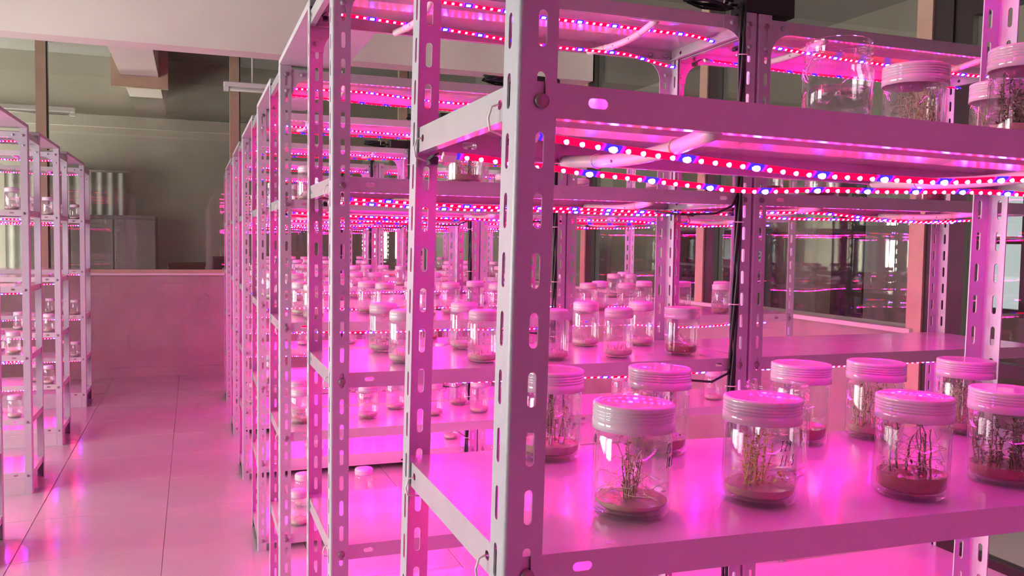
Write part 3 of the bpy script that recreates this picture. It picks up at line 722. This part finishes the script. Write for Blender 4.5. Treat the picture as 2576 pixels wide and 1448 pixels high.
ST = {
 'A': dict(stems=13, h=(.035, .064), spread=.009, r=.0007, leaves=14, leaf=.0042, roots=46, rooth=.03, base=.020, ground=22, lean=.25, sm='stem_brown', lm='leaf_brown'),
 'B': dict(stems=12, h=(.03, .064), spread=.017, r=.0008, leaves=22, leaf=.0052, roots=16, base=.023, ground=40, lean=.3, sm='stem_yellow', lm='leaf_yellow'),
 'C': dict(stems=9, h=(.035, .055), spread=.024, r=.0014, leaves=9, leaf=.0042, roots=70, rooth=.035, base=.026, ground=50, lean=.22, sm='stem_dark', lm='leaf_dark'),
 'D': dict(stems=12, h=(.035, .062), spread=.026, r=.0008, leaves=14, leaf=.0045, roots=30, rooth=.05, base=.020, ground=25, lean=.35, sm='stem_brown', lm='leaf_pale'),
 'H': dict(stems=26, h=(.04, .066), spread=.030, r=.0009, leaves=10, leaf=.0048, roots=60, rooth=.05, base=.020, ground=18, lean=.2, sm='stem_pale', lm='leaf_pale'),
 'J': dict(stems=24, h=(.03, .062), spread=.030, r=.0010, leaves=22, leaf=.0055, roots=30, rooth=.04, base=.022, ground=60, lean=.3, sm='stem_dark', lm='leaf_dark'),
}
def place(root, rk, x, y, zshelf, rz):
    root.matrix_world = rk.M @ Matrix.Translation((x, y, zshelf)) @ Matrix.Rotation(rz, 4, 'Z')
def big_jar(rk, i, x, y, lb, style=None, med='medium', lid=True, text=None, mh=.020, seed=1, view_ang=-1.9):
    t = tag(ob('culture_jar', None), lb, 'jar', 'large culture jars'); place(t, rk, x, y, rk.levels[i]+.0004, 0)
    t.scale = (1, 1, 1.05)
    ob('glass', JG if lid else OG, t)
    if lid: ob('lid', JL, t)
    if med: ob('medium', disc_medium(mh, JR-.0042, med, seed=seed), t)
    if style:
        S, L, Q = plant_meshes(seed, dict(ST[style], base=mh)); p = ob('stems', S, t); p['kind'] = 'stuff'
        if L: q = ob('leaves', L, p); q['kind'] = 'stuff'
        if Q: q = ob('roots', Q, p); q['kind'] = 'stuff'
    if text:
        for lines, ang, z, size in text: ob('handwriting', writing(lines, ang, z, size), t)
    return t
def vdir(x, y):   # angle on a jar at (x, y) that faces the aisle end of the rack
    return math.atan2(-y, -.25-x)
def J1(x, yw):   # (x, y) of the jar's front foot -> jar centre on the near rack's shelf
    d_ = math.hypot(x+.25, yw); return x+.031*(x+.25)/d_-.0058, min(yw+.031*yw/d_-Y1, D-.05)
x, y = J1(.159, .736); va = vdir(x, y+Y1)
big_jar(r1, 2, x, y, 'lidded jar with thin brown tangled plantlet, marked Z5, nearest the front post', 'A', 'medium', text=[(('Z5', '10.1'), va+.98, .062, .0095), (('1k:',), va-1.28, .068, .008)], mh=.014, seed=11)
x, y = J1(.311, .741); va = vdir(x, y+Y1)
big_jar(r1, 2, x, y, 'lidded jar with yellow green plantlets, marked T29 11.5, at the shelf front', 'B', 'medium', text=[(('T29', '11.5'), va+.50, .058, .0105)], mh=.017, seed=12)
x, y = J1(.490, .718)
big_jar(r1, 2, x, y, 'lidded jar with thick dark green stems and white roots at the shelf front', 'C', 'medium_red', mh=.024, seed=13)
x, y = J1(.645, .736)
big_jar(r1, 2, x, y, 'lidded jar full of dark leafy plantlets at the right frame edge', 'J', 'medium_red', mh=.020, seed=14)
x, y = J1(.170, .970)
big_jar(r1, 2, x, y, 'lidded jar with branching pale stems, half hidden behind the near post', 'D', 'medium', mh=.018, seed=15)
x, y = J1(.317, .961)
big_jar(r1, 2, x, y, 'lidded jar with brown stems behind the jar marked Z5', 'D', 'medium_red', mh=.020, seed=16)
x, y = J1(.543, .97)
big_jar(r1, 2, x, y, 'lidded jar with reddish medium behind the open lidless jar', None, 'medium_red', mh=.022, seed=17)
x, y = J1(.402, .837)
big_jar(r1, 2, x, y, 'open lidless empty glass jar behind the jar marked T29', None, None, lid=False)
x, y = J1(.675, .975); va = vdir(x, y+Y1)
big_jar(r1, 2, x, y, 'lidded jar with dense pale green plantlets, marked 39 11.6', 'H', 'medium', text=[(('39', '11.6'), va-.36, .056, .012)], mh=.018, seed=18)
x, y = J1(.842, .97); va = vdir(x, y+Y1)
big_jar(r1, 2, x, y, 'lidded jar with green plantlets, marked 039 11.6, before the rear post', 'H', 'medium', text=[(('039', '11.6'), va-.08, .058, .0105)], mh=.018, seed=19)
# eye-level shelf of the near rack
t = big_jar(r1, 1, .449, .15, 'open lidless jar half filled with clear water on the nearest eye-level shelf', None, None, lid=False)
b = MB(); b.lathe([(0, .0085), (JR-.006, .0088), (JR-.0042, .012), (JR-.0042, .052), (JR-.0055, .0512), (0, .0508)], 32); ob('water', b.mesh('water', 'water'), t)
big_jar(r1, 1, .634, .22, 'lidded jar of green shoots right of the open water jar', 'H', 'medium', seed=21)
big_jar(r1, 1, .668, .087, 'lidded jar with green plantlets at the upper right frame edge', 'J', 'medium', seed=22)
big_jar(r1, 1, .82, .25, 'lidded jar standing behind the upper right corner jar', 'H', 'medium', seed=23)

# small jars
SR_, SH = .0335, .112
def small_jar_meshes():
    b = MB(); r = SR_
    b.lathe([(0, .002), (.024, .001), (.030, .003), (r, .009), (r, .083), (r-.0015, .087), (r-.0055, .091), (r-.0055, .106)], 22); G = b.mesh('glass', 'jar_glass_far')
    b = MB(); q = r-.001
    b.lathe([(0, .1125), (.020, .1122), (q-.004, .1108), (q-.0012, .1085), (q, .105), (q, .101), (q-.0005, .100), (q, .099), (q, .0895), (q-.002, .089), (q-.002, .106), (0, .110)], 22); L = b.mesh('lid', 'lid_far')
    M_ = []
    for mtn, h in (('medium_pale', .017), ('medium', .016), ('medium_red', .019)):
        b = MB(); b.lathe([(0, .004), (.026, .0045), (r-.0015, .010), (r-.0015, h), (r*.5, h-.0008), (0, h)], 18); M_.append(b.mesh('medium', mtn))
    P_ = []
    for q in range(3):
        rr = random.Random(q); S = MB()
        for k in range(9):
            a = rr.uniform(0, 6.3); d = .024*math.sqrt(rr.random()); x0, y0 = d*math.cos(a), d*math.sin(a)
            S.tube([(x0, y0, .015), (x0+rr.uniform(-.003, .003), y0+rr.uniform(-.003, .003), .015+rr.uniform(.004, .014))], .0007, 4)
        P_.append(S.mesh('seedlings', 'stem_brown'))
    return G, L, M_, P_
SG, SL, SMD, SPL = small_jar_meshes()
def small_jar(rk, i, x, y, lb, med=0, plant=None):
    t = tag(ob('culture_jar', None), lb, 'jar', 'small culture jars'); place(t, rk, x, y, rk.levels[i]+.0003, R.uniform(0, 6.28))
    ob('glass', SG, t); ob('lid', SL, t); ob('medium', SMD[med], t)
    if plant is not None: o = ob('seedlings', SPL[plant % 3], t); o['kind'] = 'stuff'
    return t
ORDN = ['first', 'second', 'third', 'fourth', 'fifth', 'sixth', 'seventh', 'eighth', 'ninth', 'tenth', 'eleventh', 'twelfth', 'thirteenth', 'fourteenth', 'fifteenth', 'sixteenth']
def fill(rk, i, spots, meds=(0, 0, 1), plants=False):
    spots = sorted(spots, reverse=rk.side == 'left')
    for n, (x, y) in enumerate(spots):
        lb = f'white-lidded glass jar, {ORDN[n]} from the aisle on the {LVN[i]} shelf, {rk.where}'
        small_jar(rk, i, x, y, lb, R.choice(meds), n if plants or R.random() < .4 else None)
y2, y3 = RY[2], RY[3]
def sp(lst, y0, x0=0, r=.0335): return [(x+r*(x+.25)/math.hypot(x+.25, y)-x0, min(max(y+r*y/math.hypot(x+.25, y)-y0, .038), D-.038)) for x, y in lst]
fill(racks[2, 0], 2, sp([(.16, 1.955), (.165, 1.764), (.353, 1.955), (.328, 1.733), (.488, 1.73), (.664, 1.942), (.648, 1.736), (.808, 1.925)], y2), (0,), True)
big_jar(racks[2, 0], 2, .825, .085, 'ribbed-lid jar with reddish medium near the middle post, second right rack', None, 'medium_red', mh=.022, seed=31, text=[(('5', '11'), -2.35, .055, .010)])
fill(racks[3, 0], 2, sp([(.321, 3.0), (.362, 2.90), (.488, 3.01), (.48, 2.796), (.722, 3.02), (.747, 2.84), (.095, 2.98), (.116, 2.83), (.60, 2.92), (.86, 2.9)], y3))
fill(racks[3, 1], 2, sp([(1.099, 2.85), (1.214, 2.99), (1.248, 2.84), (1.404, 2.99), (1.49, 2.93), (1.562, 2.963), (1.60, 2.759), (1.733, 2.954)], y3, W+.004), (1, 2, 0))
fill(racks[3, 0], 3, sp([(.297, 2.846), (.076, 2.83), (.083, 2.99), (.519, 2.836), (.658, 3.0), (.684, 2.838), (.42, 2.98), (.82, 2.93)], y3))
fill(racks[3, 1], 3, sp([(1.238, 2.85), (1.626, 2.83), (1.42, 2.97)], y3, W+.004))
fill(racks[3, 0], 4, sp([(.066, 2.783), (.106, 2.98), (.312, 2.99)], y3))
fill(racks[2, 0], 4, sp([(.26, 1.78), (.10, 1.80), (.33, 1.9), (.18, 1.95)], y2))
for n, (x, y) in enumerate(((.30, .12),)):
    big_jar(racks[2, 0], 1, x, y, 'jar of brown plantlets on the second right rack eye-level shelf', 'D', 'medium', seed=41)
for n, (x, y) in enumerate(((.13, .13), (.27, .10), (.36, .2), (.68, .15))):
    big_jar(racks[2, 1], 1, x, y, f'jar with reddish medium, {ORDN[n]} on the second right rack eye-level shelf, window bay', None, 'medium_red', mh=.024, seed=50+n)
fill(racks[3, 0], 1, [(.10, .12), (.88, .14), (.76, .1)]); fill(racks[3, 1], 1, [(.12, .16), (.42, .15)])
for k in (4, 5, 6, 7):
    for bay in (0, 1):
        for i in (2, 3, 4):
            n = {2: 11, 3: 6, 4: 3}[i] if bay == 0 else {2: 6, 3: 3, 4: 1}[i]
            cells = [(a, c) for a in range(10) for c in range(3)]; R.shuffle(cells)
            fill(racks[k, bay], i, [(.07+.089*a+R.uniform(-.008, .008), .065+.118*c+R.uniform(-.015, .015)) for a, c in cells[:n]], (0, 0, 1) if bay == 0 else (0, 1, 2))
    if k < 6: fill(racks[k, 0], 1, [(.08+.1*q, .10+.05*(q % 2)) for q in range(2)])
for k, rk in lracks.items():
    for i, n in ((1, 5), (3, 3), (4, 2)):
        fill(rk, i, [(W-.07-.10*q-R.uniform(0, .02), .07+.12*(q % 3)*.8) for q in range(n)])
